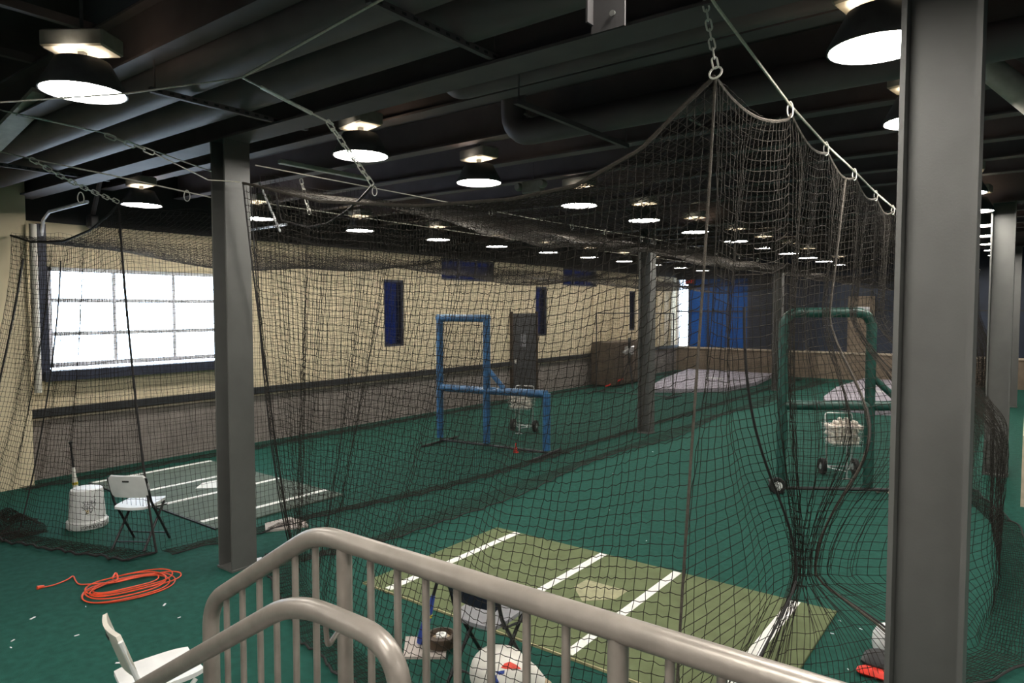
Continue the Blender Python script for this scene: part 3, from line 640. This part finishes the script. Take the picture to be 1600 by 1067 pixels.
# ------------------------------------------------------------------ folding chairs
def folding_chair(label, loc, rotz, seat_m, back_m, leg_m):
    t = thing('folding_chair', label, 'chair', loc, rotz); Wd = .205
    def B(mb, name, m, par=t, sm=False): return mb.build(name, m, par, sm, world=False)
    # local: front +y. back frame leg: from front foot up to back top ; rear leg: from rear foot to seat front
    for s in (-1, 1):
        B(MB().tube([(s * Wd, .20, 0), (s * Wd, -.13, .50), (s * Wd, -.22, .78)], .0135, 8), 'front_leg', leg_m, sm=True)
        B(MB().tube([(s * (Wd - .03), -.24, 0), (s * (Wd - .03), .16, .43)], .0135, 8), 'rear_leg', leg_m, sm=True)
        B(MB().tube([(s * (Wd + .005), .14, .40), (s * (Wd + .005), -.12, .44)], .009, 6), 'seat_bar', leg_m, sm=True)
    B(MB().tube([(-Wd, .15, .08), (Wd, .15, .08)], .007, 6), 'crossbar', leg_m, sm=True)
    B(MB().tube([(-Wd + .03, -.17, .08), (Wd - .03, -.17, .08)], .007, 6), 'crossbar', leg_m, sm=True)
    # seat: rounded slab
    n = 9; vs = []; fs = []
    def slab(fn, nu_, nv_, th):
        vs = []; fs = []
        for side in (0, 1):
            for i in range(nu_ + 1):
                for j in range(nv_ + 1):
                    p, nrm = fn(i / nu_, j / nv_); vs.append(p + nrm * (th if side else 0))
        N = (nu_ + 1) * (nv_ + 1); id_ = lambda s_, i, j: s_ * N + i * (nv_ + 1) + j
        for i in range(nu_):
            for j in range(nv_):
                fs.append((id_(0, i, j), id_(0, i, j + 1), id_(0, i + 1, j + 1), id_(0, i + 1, j))); fs.append((id_(1, i, j), id_(1, i + 1, j), id_(1, i + 1, j + 1), id_(1, i, j + 1)))
        for i in range(nu_):
            fs.append((id_(0, i, 0), id_(0, i + 1, 0), id_(1, i + 1, 0), id_(1, i, 0))); fs.append((id_(0, i + 1, nv_), id_(0, i, nv_), id_(1, i, nv_), id_(1, i + 1, nv_)))
        for j in range(nv_):
            fs.append((id_(0, 0, j + 1), id_(0, 0, j), id_(1, 0, j), id_(1, 0, j + 1))); fs.append((id_(0, nu_, j), id_(0, nu_, j + 1), id_(1, nu_, j + 1), id_(1, nu_, j)))
        return MB().add(vs, fs)
    def seat(u, v):
        y_ = -.19 + .40 * v; wv = (Wd - .012) * (1 - .16 * abs(2 * v - 1) ** 4); x_ = (2 * u - 1) * wv
        return Vector((x_, y_, .435 - .012 * math.cos((2 * u - 1) * 1.5) + .012 * v)), Vector((0, 0, 1))
    B(slab(seat, 10, 10, .026), 'seat', seat_m, sm=True)
    def back(u, v):
        z_ = .555 + .245 * v; wv = (Wd + .012) * (1 - .20 * abs(2 * v - 1) ** 3.5); x_ = (2 * u - 1) * wv
        y_ = -.135 - (z_ - .50) * .32 - .03 * math.cos((2 * u - 1) * 1.4)
        return Vector((x_, y_, z_)), Vector((0, 1, .3)).normalized()
    bk = B(slab(back, 10, 8, .024), 'backrest', back_m, sm=True)
    o = MB().box(-.035, .035, -.2475, -.2435, .736, .752).build('hand_slot', 'ink', None); o.parent = bk; o.location = (0, 0, 0)
    return t
folding_chair('white plastic folding chair with black legs standing behind the left net', (-7.63, 3.39, 0), R(34), 'white', 'white', 'black')
folding_chair('black folding chair with grey seat behind the net at the olive mat', (-2.93, 3.60, 0), R(2), 'seatgrey', 'vinyl', 'black')
folding_chair('white folding chair with ivory back at the lower left edge', (-3.96, 1.83, 0), R(-12), 'white', 'ivory', 'white')

# ------------------------------------------------------------------ upside-down white bucket and bats
bc = (-8.78, 3.3, 0)
t = thing('bucket', 'upside-down white bucket with black print behind the left net', 'bucket', bc)
Tb = T(*bc) @ Matrix.Scale(1.22, 4)
MB().lathe([(.172, 0), (.178, .01), (.178, .06), (.165, .07), (.158, .075)], 28, Tb).build('rim', 'white', t, True)
MB().lathe([(.158, .07), (.140, .34), (.134, .362), (.118, .372)], 28, Tb).build('body', 'white', t, True)
fd = math.atan2(-bc[1], -bc[0])     # towards the viewer's side of the room
def on_bucket(a, z, r): r *= 1.22; z *= 1.22; return T(bc[0] + r * math.cos(fd + a), bc[1] + r * math.sin(fd + a), z, fd + a + R(90), R(90))
text_mesh('rim_print', 'RAWLINGS', .052, 'ink', on_bucket(.25, .034, .1795) @ Matrix.Rotation(math.pi, 4, 'Z'), t)
for k, (a, z, tx, sz, m) in enumerate(((.05, .255, 'ETS', .05, 'ink'), (.05, .21, 'OES', .05, 'ink'), (.0, .175, 'R', .05, 'gold'), (.12, .172, 'A7', .05, 'ink'), (.45, .26, '7', .06, 'ink'), (.45, .20, '.', .09, 'ink'))):
    text_mesh('print', tx, sz * 1.3, m, on_bucket(a, z, .1525 - .0667 * (z - .15)) @ Matrix.Rotation(math.pi, 4, 'Z'), t)
def bat(base, tip, label, mb_, mh):
    b, e = Vector(base), Vector(tip); t = thing('baseball_bat', label, 'bat', b); d = e - b
    pr = [(0, .028), (.04, .033), (.30, .033), (.45, .026), (.60, .015)]
    MB().tube([b + d * k for k, _ in pr], [r for _, r in pr], 12).build('barrel', mb_, t, True)
    MB().tube([b + d * .60, b + d * .97], .0135, 10).build('grip', mh, t, True); MB().tube([b + d * .97, b + d], .023, 10).build('knob', mh, t, True)
    MB().tube([b + d * .33, b + d * .37], .034, 12).build('band', 'yellow', t, True)
bt = Pz(110, 690, .84)
bat((bt[0] + .03, bt[1] + .05, .0), tuple(bt), 'baseball bat with black grip and gold band standing behind the white bucket', 'zinc', 'black')
bat((-3.60, 3.60, .03), (-3.50, 3.74, .62), 'blue bat with a yellow band leaning by the black chair', 'batblue', 'black')
# ------------------------------------------------------------------ orange extension cord
pts = []
def fl(x, y, z=.008): p = Pz(x, y, 0); return Vector((p[0], p[1], z))
def catmull(P, n=8, closed=False):
    out = []; m = len(P)
    for i in range(m - 1):
        p0, p1, p2, p3 = P[max(i - 1, 0)], P[i], P[i + 1], P[min(i + 2, m - 1)]
        for k in range(n):
            u = k / n; out.append(.5 * ((2 * p1) + (p2 - p0) * u + (2 * p0 - 5 * p1 + 4 * p2 - p3) * u * u + (3 * p1 - p0 - 3 * p2 + p3) * u ** 3))
    out.append(P[-1]); return out
cc = [fl(66, 919), fl(85, 915), fl(105, 907), fl(114, 902, .012), fl(118, 908), fl(124, 914), fl(140, 914), fl(165, 912)]
ctr = Pz(203, 919, 0); major = Vector(Pz(272, 903, 0) - ctr) ; minor = Vector(Pz(190, 903, 0) - ctr)
for k in range(7):
    ja, jb, ox, oy = (1.0, .80, .93, .72, 1.0, .86, .95)[k], (.95, .6, .8, .45, .55, .9, .7)[k], (0, -.05, .04, -.07, .03, .0, -.04)[k], (0, .03, -.04, .0, .05, -.03, .02)[k]; ph = 2.4 + random.uniform(-.15, .15)
    for q in range(14):
        a = ph + 2 * math.pi * q / 14; c = Vector((ctr[0] + ox, ctr[1] + oy, 0)) + major * (ja * math.cos(a)) + minor * (jb * math.sin(a)); c.z = .008 + .007 * k + .006 * math.sin(3 * a); cc.append(c)
t = thing('extension_cord', 'coiled orange extension cord on the green floor', 'cord', tuple(ctr[:2]) + (0,))
MB().tube(catmull(cc, 5), .0060, 6).build('cord', 'orange', t, True)
MB().tube([fl(58, 921, .014), fl(69, 918, .012)], [.02, .012], 10).build('plug', 'orange', t, True)
MB().tube(catmull([fl(176, 912, .05), fl(181, 905, .06), fl(184, 910, .04), fl(180, 914, .03)], 5), .009, 6).build('tie', 'orange', t, True)

# ------------------------------------------------------------------ boards, wheel and other small things on the floor
def quad_board(px, z, th, name, m, label, cat='board'):
    poly = [tuple(Pz(x, y, z)[:2]) for x, y in px]; return tag(MB().prism(poly, z, z + th).build(name, m), label, cat)
t = quad_board([(630, 1030), (696, 1030), (702, 998), (634, 998)], .0, .02, 'floor_board', 'board', 'pale board flat on the floor by the black chair')
p = Pz(690, 1008, .02)
t = thing('ball_machine_wheel', 'dark brown wheel with pale hub lying on the pale board', 'wheel', (p[0], p[1], .02)); Tw = T(p[0], p[1], .021)
MB().lathe([(.075, 0), (.115, .012), (.120, .05), (.115, .085), (.085, .095), (.075, .08), (.072, .03)], 24, Tw).build('tyre', 'brown', t, True)
MB().lathe([(.074, .04), (.074, .055), (.04, .058)], 20, Tw).build('disc', 'tan', t, True)
MB().lathe([(.042, .055), (.042, .085), (.020, .09), (.018, .075)], 18, Tw).build('hub', 'white', t, True)
quad_board([(415, 832), (482, 824), (478, 816), (452, 810), (414, 820)], .0, .02, 'plywood_sheet', 'board', 'pale flat panel under the net hem right of the left column')
quad_board([(402, 880), (412, 874), (408, 871), (401, 873)], .0, .006, 'paper_sheet', 'paper', 'small white paper beside the base of the left column', 'paper')
# ball bag
p = Pz(781, 1052, .15); p[2] = 0
t = thing('ball_bag', 'big white round bag with red and blue mark at bottom centre', 'bag', (p[0], p[1], 0))
vs = []; fs = []; nU, nV = 26, 16; cx, cy = p[0], p[1]
for j in range(nV + 1):
    ph = math.pi * j / nV
    for i in range(nU):
        q = 2 * math.pi * i / nU; r = .205 * max(math.sin(ph), 1e-4) ** .8; wv = 1 + .02 * math.sin(5 * q) * math.sin(ph)
        vs.append((cx + r * wv * math.cos(q), cy + r * wv * math.sin(q) * .92, .155 - .155 * math.copysign(abs(math.cos(ph)) ** .9, math.cos(ph))))
for j in range(nV):
    for i in range(nU): fs.append((j * nU + i, j * nU + (i + 1) % nU, (j + 1) * nU + (i + 1) % nU, (j + 1) * nU + i))
MB().add(vs, fs).build('sack', 'canvas', t, True)
side = Vector((_r[0], _r[1], 0))
MB().tube([Vector((cx, cy, .16)) + side * .10, Vector((cx, cy, .12)) + side * .20, Vector((cx, cy, .075)) + side * .27, Vector((cx, cy, .06)) + side * .30], [.12, .085, .055, .025], 14).build('neck', 'canvas', t, True)
MB().tube([Vector((cx, cy, .075)) + side * .265, Vector((cx, cy, .055)) + side * .33], [.056, .035], 12).build('tie', 'tan', t, True)
def sack_pt(q, e, k=1.012): 
    r = .205 * math.cos(e) ** .8; return Vector((cx + k * r * math.cos(q), cy + k * r * .92 * math.sin(q), .155 + k * .155 * abs(math.sin(e)) ** .9))
qv = math.atan2(-cy, -cx)
def patch(pts, m, name):
    n = len(pts); c = (sum(a for a, b in pts) / n, sum(b for a, b in pts) / n); mb = MB()
    P0 = [sack_pt(qv + c[0], c[1], 1.02)] + [sack_pt(qv + c[0] + (a - c[0]) * .5, c[1] + (b - c[1]) * .5, 1.018) for a, b in pts] + [sack_pt(qv + a, b) for a, b in pts]
    F = [(0, 1 + i, 1 + (i + 1) % n) for i in range(n)] + [(1 + i, 1 + n + i, 1 + n + (i + 1) % n, 1 + (i + 1) % n) for i in range(n)]
    mb.add(P0, F).build(name, m, t)
patch([(.0, .78), (.2, .95), (.5, .98), (.75, .75), (.85, .55), (.5, .68), (.2, .72)], 'logo_red', 'red_mark')
patch([(-.25, .62), (.15, .68), (.12, .55), (-.05, .5)], 'logo_blue', 'blue_mark')
patch([(-.42, .10), (-.35, .42), (-.18, .5), (-.05, .25), (.0, .08), (-.2, .03)], 'logo_blue', 'blue_mark')
# helmet and cap at the right column
p = Pz(1391, 1012, 0.02)
t = thing('batting_helmet', 'white helmet half hidden behind the large right column', 'helmet', (p[0], p[1], 0))
MB().lathe([(.115, 0), (.125, .05), (.12, .11), (.09, .17), (.04, .2), (.005, .205)], 20, T(p[0], p[1], 0)).build('shell', 'white', t, True)
p = Pz(1385, 1052, 0.0)
t = thing('equipment_pouch', 'red and black pouch on the floor beside the large right column', 'pouch', (p[0], p[1], 0))
MB().bbox(p[0] - .16, p[0] + .18, p[1] - .06, p[1] + .18, 0, .10, .04).build('body', 'black', t, True); MB().bbox(p[0] - .17, p[0] + .18, p[1] - .16, p[1] - .05, 0, .055, .025).build('flap', 'red', t, True)
# scraps
sc0 = None
for (x, y) in ((257, 945), (51, 966), (186, 1036), (280, 965), (20, 1001), (134, 948), (430, 1012), (370, 882), (17, 1012), (1312, 970), (1345, 983), (1325, 1046), (1010, 845), (958, 740), (120, 993), (1300, 990), (392, 987), (1020, 706), (952, 797), (47, 765)):
    p = Pz(x, y, 0.0)
    if sc0 is None: sc0 = tag(MB().box(-.022, .022, -.007, .007, 0, .003).build('paper_scrap', 'paper'), 'tiny white scrap of paper lying on the green turf', 'scrap', 'paper scraps on the turf'); q = sc0
    else: q = sc0.copy(); COL.objects.link(q)
    k = random.uniform(.25, .8) if (x, y) not in ((257, 945), (51, 966), (186, 1036)) else 1.1
    q.location = (p[0], p[1], .001); q.rotation_euler = (0, 0, random.uniform(0, 3)); q.scale = (k, k, 1)

# ------------------------------------------------------------------ protective L screens
def panel_net(corners, cell, parent, r=.002):
    a, b, c, d = [np.array(q, float) for q in corners]; nu_ = max(2, int(np.linalg.norm(b - a) / cell)); nv_ = max(2, int(np.linalg.norm(d - a) / cell)); U, V = gridUV(nu_, nv_)
    P = ((1 - U)[..., None] * (1 - V)[..., None] * a + U[..., None] * (1 - V)[..., None] * b + U[..., None] * V[..., None] * c + (1 - U)[..., None] * V[..., None] * d)
    return net_mesh('netting', P, parent, r)
def lscreen(p0, p1, p2, h1, h2, m, label, rounded, wheels):
    p0, p1, p2 = Vector(p0), Vector(p1), Vector(p2); t = thing('pitching_screen', label, 'screen', p1); r = .068; zb = .10; up = Vector((0, 0, 1))
    cr = .22 if rounded else .03
    def pad(pts, rr=r): return MB().tube(smooth_path(pts, cr, 6) if len(pts) > 2 else pts, rr, 12).build('pad', m, t, True)
    if rounded:
        pad([p0 + up * zb, p0 + up * h1, p1 + up * h1, p1 + up * (h2 - .02)])
    else:
        pad([p0 + up * zb, p0 + up * h1]); pad([p0 + up * (h1 + .02) - (p1 - p0).normalized() * .05, p1 + up * (h1 + .02) + (p1 - p0).normalized() * .05]); pad([p1 + up * h1, p1 + up * h2])
    pad([p1 + up * zb, p1 + up * h2]); pad([p0 + up * h2, p1 + up * (h2 - .0)]); pad([p1 + up * h2, p2 + up * (h2 + .02)]); pad([p2 + up * zb, p2 + up * (h2 + .03)])
    mid = p1.lerp(p2, .30); pad([p1 + up * (h2 + .42), mid + up * (h2 + .06)], .045)
    MB().tube([p0 + up * .06, p1 + up * .06, p2 + up * .06], .025, 8).build('base_bar', 'black', t, True)
    fwd = Vector((0, 0, 1)).cross((p2 - p0).normalized()) * -1
    for q in (p0, p2): MB().tube([q - fwd * .55 + up * .025, q + fwd * (.1 if wheels else .55) + up * .025], .022, 8).build('foot', 'black', t, True)
    panel_net((p0 + up * .06, p1 + up * .06, p1 + up * h1, p0 + up * h1), .05, t); panel_net((p1 + up * .06, p2 + up * .06, p2 + up * h2, p1 + up * h2), .05, t)
    if wheels:
        for q, txt in ((p0, '2'),):
            c = q - (p2 - p0).normalized() * .08 + fwd * .10; 
            ax = fwd.copy(); rot = Vector((0, 0, 1)).rotation_difference(ax).to_matrix().to_4x4(); Mx = Matrix.Translation(c + up * .115) @ rot
            wv = MB().lathe([(.06, -.03), (.105, -.03), (.115, -.015), (.115, .015), (.105, .03), (.06, .03)], 22, Mx).build('wheel', 'rubber', t, True)
            MB().lathe([(.062, -.02), (.062, .034), (.005, .036)], 18, Mx).build('hub', 'white', wv, True)
            ang = math.atan2(ax.x, -ax.y)
            text_mesh('number', txt, .09, 'ink', T(c.x + ax.x * .038, c.y + ax.y * .038, c.z + .115, ang, R(90)), t)
    return t
lscreen((-8.90, 9.47, 0), (-7.86, 9.60, 0), (-6.62, 9.72, 0), 2.36, 1.06, 'bluepad', 'blue padded L-shaped pitching screen in the left cage', False, False)
lscreen((-2.70, 9.76, 0), (-1.72, 10.40, 0), (-.62, 11.1, 0), 2.50, 1.22, 'greenpad', 'dark green padded pitching screen behind the right side net', True, True)
tag(MB().lathe([(.05, 0), (.045, .015), (.015, .10), (.008, .17)], 12, T(*Pz(806, 707, 0))).build('small_cone', 'red', smooth=True), 'tiny red cone below the blue screen', 'cone')

# ------------------------------------------------------------------ ball carts with baseballs
ball = None
def cart(loc, rotz, label, glabel, nb, seed):
    global ball
    t = thing('ball_cart', label, 'cart', loc, rotz)
    def B(mb, name, m, sm=True): return mb.build(name, m, t, sm, world=False)
    mb = MB(); a, b = .26, .19; z0, z1 = .50, .80
    for z, k in ((z0, .82), (.58, .88), (.65, .92), (.72, .96), (z1, 1.)): mb.tube([(a * k, b * k, z), (-a * k, b * k, z), (-a * k, -b * k, z), (a * k, -b * k, z)], .0035, 5, True)
    for i in range(9):
        x = -a + 2 * a * i / 8; mb.tube([(x, b, z1), (x * .82, b * .82, z0), (x * .82, -b * .82, z0), (x, -b, z1)], .002, 4)
    for i in range(1, 6):
        y = -b + 2 * b * i / 6; mb.tube([(a, y, z1), (a * .82, y * .82, z0), (-a * .82, y * .82, z0), (-a, y, z1)], .002, 4)
    B(mb, 'basket', 'wire')
    for s in (-1, 1):
        B(MB().tube([(s * .2, b * .8, z0), (s * .17, .16, .135)], .012, 8), 'leg', 'wire')
        w_ = B(MB().lathe([(.05, -.03), (.122, -.03), (.13, 0), (.122, .03), (.05, .03)], 18, T(s * .24, .16, .13, 0, 0, R(90))), 'wheel', 'rubber')
        B(MB().lathe([(.05, -.034), (.05, .034)], 14, T(s * .24, .16, .13, 0, 0, R(90))), 'hub', 'wire')
    B(MB().tube([(-.22, .16, .13), (.22, .16, .13)], .010, 8), 'axle', 'wire')
    B(MB().tube([(0, -b * .8, z0), (0, -.16, .015), (-.07, -.18, .015), (.07, -.18, .015)], .012, 8), 'prop_leg', 'wire'); B(MB().tube([(0, -.14, .12), (-.17, .16, .11)], .009, 8), 'brace', 'wire'); B(MB().tube([(0, -.14, .12), (.17, .16, .11)], .009, 8), 'brace', 'wire')
    B(MB().tube(smooth_path([(-.2, b, z1), (-.2, b + .02, .95), (.2, b + .02, .95), (.2, b, z1)], .05), .010, 8), 'handle', 'wire')
    rg = random.Random(seed); Mx = T(*loc, rotz); n = 0
    for lay, (z, k) in enumerate(((.545, .84), (.603, .87), (.661, .9), (.719, .93), (.777, .95), (.835, .72), (.885, .42))):
        rad = .037; stp = .082 + (.0 if lay < 5 else .01); off = .5 * stp * (lay % 2)
        x = -a * k + rad + off * .6
        while x < a * k - rad + .005:
            y = -b * k + rad + off * .6
            while y < b * k - rad + .005:
                p = Mx @ Vector((x + rg.uniform(-.006, .006), y + rg.uniform(-.006, .006), z))
                if ball is None:
                    bb = MB().lathe([(.001, -.037), (.0205, -.031), (.033, -.0165), (.037, 0), (.033, .0165), (.0205, .031), (.001, .037)], 10).build('baseball', 'ball', smooth=True); q = ball = bb
                else: q = ball.copy(); COL.objects.link(q)
                tag(q, glabel, 'baseball', glabel.split(' ', 1)[1]); q.location = p; n += 1; y += stp
            x += stp
cart((-8.28, 11.25, 0), R(18), 'wire ball cart full of baseballs behind the blue screen', 'scuffed baseballs heaped in the cart behind the blue screen'.replace('baseballs', 'baseball'), 60, 1)
cart((-2.2, 11.2, 0), R(32), 'wire ball cart full of baseballs behind the green screen', 'scuffed baseball heaped in the cart behind the green screen', 60, 2)
for (x, y) in ((1372, 766), (1391, 768)):
    p = Pz(x, y, .037); q = ball.copy(); COL.objects.link(q); q.location = p; tag(q, 'stray baseball on the turf at the foot of the green screen', 'baseball', 'stray baseballs')

# ------------------------------------------------------------------ far end of the left cage
t = thing('practice_net', 'tall black square net frame far down the left cage', 'frame', (-9.3, 18.1, 0))
MB().tube([(-10.5, 18.1, .04), (-10.5, 18.1, 2.42), (-8.05, 18.2, 2.42), (-8.05, 18.2, .04)], .024, 8, True).build('frame', 'black', t, True)
for x, y in ((-10.5, 18.1), (-8.05, 18.2)): MB().tube([(x, y - .5, .03), (x, y + .6, .03)], .02, 8).build('foot', 'black', t, True)
panel_net(((-10.5, 18.1, .05), (-8.05, 18.2, .05), (-8.05, 18.2, 2.42), (-10.5, 18.1, 2.42)), .07, t, .0018)
t = thing('plywood_bin', 'brown board bin against the left wall behind the far frame', 'bin', (-11.2, 20., 0))
MB().box(-11.55, -10.75, 19.6, 22.1, .05, 1.45).build('body', 'brownboard', t)
for i in range(4): MB().box(-10.75, -10.72, 19.65 + i * .62, 20.2 + i * .62, .1, 1.40).build('panel', 'brownboard', t)
t = thing('pitching_machine', 'dark pitching machine with two wheels before the brown bin', 'machine', (-10.45, 20.15, 0))
for dx, dy in ((-.25, -.25), (.25, -.25), (0, .3)): MB().tube([(-10.45, 20.15, .9), (-10.45 + dx, 20.15 + dy, .0)], .02, 8).build('leg', 'black', t, True)
for z in (.95, 1.42): MB().lathe([(.08, -.04), (.18, -.045), (.19, 0), (.18, .045), (.08, .04)], 18, T(-10.45, 20.15, z, R(30), 0, R(90))).build('wheel', 'rubber', t, True)
MB().bbox(-10.57, -10.35, 20.05, 20.3, 1.05, 1.32, .02).build('motor', 'wire', t); MB().tube([(-10.45, 19.75, 1.15), (-10.45, 20.45, 1.3)], .04, 10).build('chute', 'wire', t, True)
a, b = Pz(946, 604, .03), (-10.66, 20.1, .24); tag(MB().tube([a, b], .028, 8).build('red_stick', 'red', smooth=True), 'red stick lying at the foot of the far net frame', 'stick')
def mound(poly, label):
    t = thing('pitching_mound', label, 'mound', (sum(p[0] for p in poly) / len(poly), min(p[1] for p in poly), 0)); n = len(poly)
    MB().prism(poly, 0, .12).build('platform', 'mound', t); c = (sum(p[0] for p in poly) / n, sum(p[1] for p in poly) / n)
    MB().box(c[0] - .3, c[0] + .3, c[1] + .6, c[1] + .75, .12, .15).build('rubber', 'white', t)
mound([(-9.3, 19.0), (-8.3, 19.6), (-7.4, 20.8), (-7.2, 23.0), (-7.6, 26.4), (-11.0, 26.4), (-10.2, 22.3)], 'pale grey mauve pitching mound at the far end of the left cage')
mound([(-4.0, 18.6), (-3.0, 18.3), (-1.6, 18.6), (-1.5, 26.4), (-4.6, 26.4), (-4.75, 23), (-4.5, 20.2)], 'pale grey mauve pitching mound at the far end of the right cage')
bpy.context.view_layer.update()
